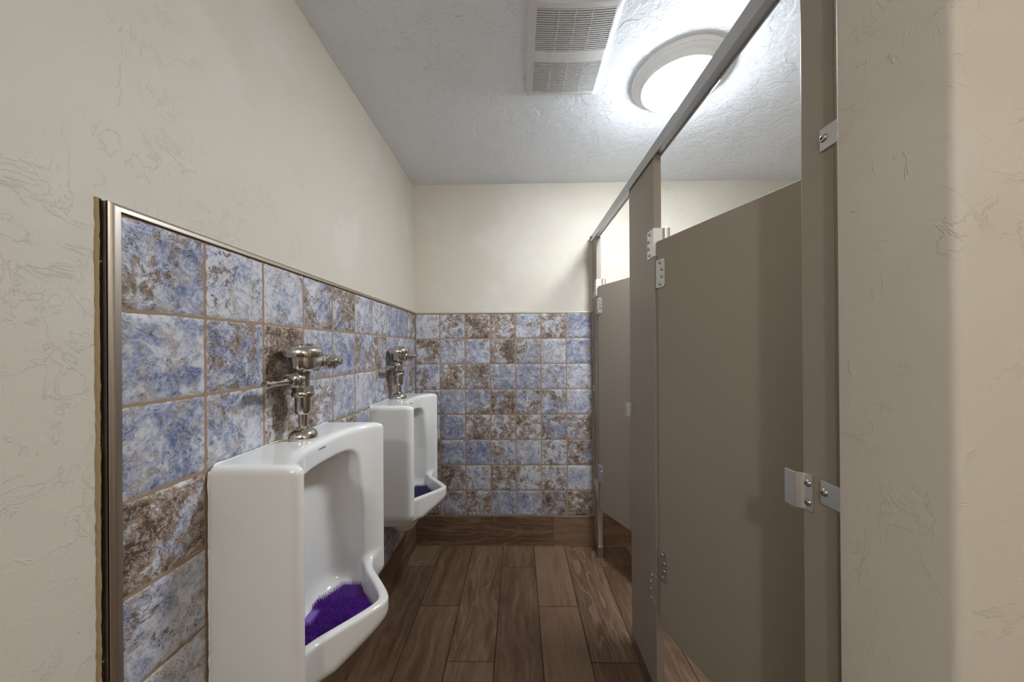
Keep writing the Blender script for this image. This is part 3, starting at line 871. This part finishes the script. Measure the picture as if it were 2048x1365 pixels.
hinge_bracket(P_FAR, m_far, 2.1180, 1.6550, 1.7600)
hinge_bracket(P_FAR, m_far, 2.1180, 0.3700, 0.4810, False)

def wall_bracket(parent, m, ya, yb, z0, z1, ys):
    bm = bmesh.new(); bx(bm, -0.0032, -0.0002, ya - m, yb - m, z0, z1, 0.0006, 1)
    o = obj('wall_bracket', bm, M['hinge'], parent)
    screw_into(o, (-0.0032, ys - m, (z0 + z1) / 2 + 0.001), (-1, 0, 0), 0.0060)
    return o
wall_bracket(P_NEAR, m_near, 0.5085, 0.5575, 1.0625, 1.1005, 0.5505)
wall_bracket(P_NEAR, m_near, 0.5085, 0.5545, 1.6365, 1.6725, 0.5470)
for z in (0.4250, 1.0450, 1.6540):
    wall_bracket(P_FAR, m_far, 2.1780 if z < 1.6 else 2.1760, 2.2385, z, z + 0.037, 2.2050)

def strike(parent, m, yedge, sgn, z0, z1):
    """bent latch keeper: screwed plate, step outwards, flange over the door edge."""
    pth = [(-0.0003, yedge - sgn * 0.0215), (-0.0003, yedge - sgn * 0.0075), (-0.0022, yedge - sgn * 0.0040), (-0.0062, yedge - sgn * 0.0010), (-0.0105, yedge + sgn * 0.0010), (-0.0105, yedge + sgn * 0.0025), (-0.0125, yedge + sgn * 0.0030), (-0.0125, yedge + sgn * 0.0215)]
    pth = [(x, y - m) for x, y in pth]
    bm = bmesh.new(); prism(bm, strip_plan(pth, 0.0024 * sgn), z0, z1)
    o = obj('door_strike', bm, M['hinge'], parent, True, 25)
    for f in (0.22, 0.76): screw_into(o, (-0.0026, yedge - sgn * 0.0130 - m, z0 + (z1 - z0) * f), (-1, 0, 0), 0.0058)
    return o
strike(P_NEAR, m_near, 0.5947, 1, 1.0390, 1.1000)
strike(P_MID, m_mid, 1.4956, -1, 1.0180, 1.0790) if False else strike(P_MID, m_mid, 1.4956, 1, 1.0180, 1.0790)

def stall_door(label, hx_, hy_, deg, width, z0, z1):
    ang = math.radians(-90 + deg)
    t = thing('stall_door', label, 'stall door', (hx_, hy_, 0.0), ang, 'stall doors')
    bm = bmesh.new(); bx(bm, 0.0, width, 0.0, 0.0255, z0, z1, 0.002, 2)
    obj('door_panel', bm, panel, t)
    for (a, b) in ((1.5370, 1.6375), (0.4860, 0.5950)):
        bm = bmesh.new()
        c = 0.006
        pts_ = [(-0.0055, a), (0.0330, a), (0.0385, a + c), (0.0385, b - c), (0.0330, b), (-0.0055, b)]
        f = [bm.verts.new((x, -0.0034, z)) for x, z in pts_]; g = [bm.verts.new((x, -0.0003, z)) for x, z in pts_]
        bm.faces.new(f); bm.faces.new(g[::-1])
        for i in range(len(f)): bm.faces.new((f[i], f[(i + 1) % len(f)], g[(i + 1) % len(f)], g[i]))
        bx(bm, -0.0055, -0.0025, -0.0034, 0.020, a, b)
        pl = obj('hinge_plate', bm, M['hinge'], t)
        for k, dx in enumerate((0.017, 0.0265, 0.0265, 0.017)):
            screw_into(pl, (dx, -0.0034, a + (b - a) * (0.12 + 0.253 * k)), (0, -1, 0))
    return t
D1 = stall_door('large taupe stall door ajar beside the short right wall', 0.5060, 1.2190, 18.7, 0.612, 0.3110, 1.7070)
D2 = stall_door('far taupe stall door ajar between back wall and middle pilaster', 0.5020, 2.1040, 24.0, 0.600, 0.3110, 1.7130)

# headrail
rail = thing('headrail', 'brushed metal headrail running along the top of the stall front', 'headrail', (XF, 0.5120, 2.0))
bm = bmesh.new()
prof = [(-0.0075, 2.0110), (-0.0075, 2.0530), (-0.0045, 2.0565), (0.0130, 2.0620), (0.0320, 2.0565), (0.0350, 2.0530), (0.0350, 2.0250), (0.0310, 2.0250), (0.0310, 2.0300), (-0.0035, 2.0300), (-0.0035, 2.0110)]
ya, yb = 0.5095, 2.2385
a_ = [bm.verts.new((x, ya - 0.512, z - 2.0 + RAILZ(ya))) for x, z in prof]; b_ = [bm.verts.new((x, yb - 0.512, z - 2.0 + RAILZ(yb))) for x, z in prof]
n = len(prof)
bm.faces.new(a_); bm.faces.new(b_[::-1])
for i in range(n): bm.faces.new((a_[i], a_[(i + 1) % n], b_[(i + 1) % n], b_[i]))
obj('rail_channel', bm, M['rail'], rail)
bm = bmesh.new(); lathe(bm, [(0.0065, -0.004), (0.0075, 0.0), (0.0075, 0.006), (0.0060, 0.010), (0.0030, 0.0125)], (-0.0075, 2.2150 - 0.512, 2.058 - 2.0), (-1, 0, 0), 20)
obj('acorn_bolt', bm, M['steel_screw'], rail, True, 40)
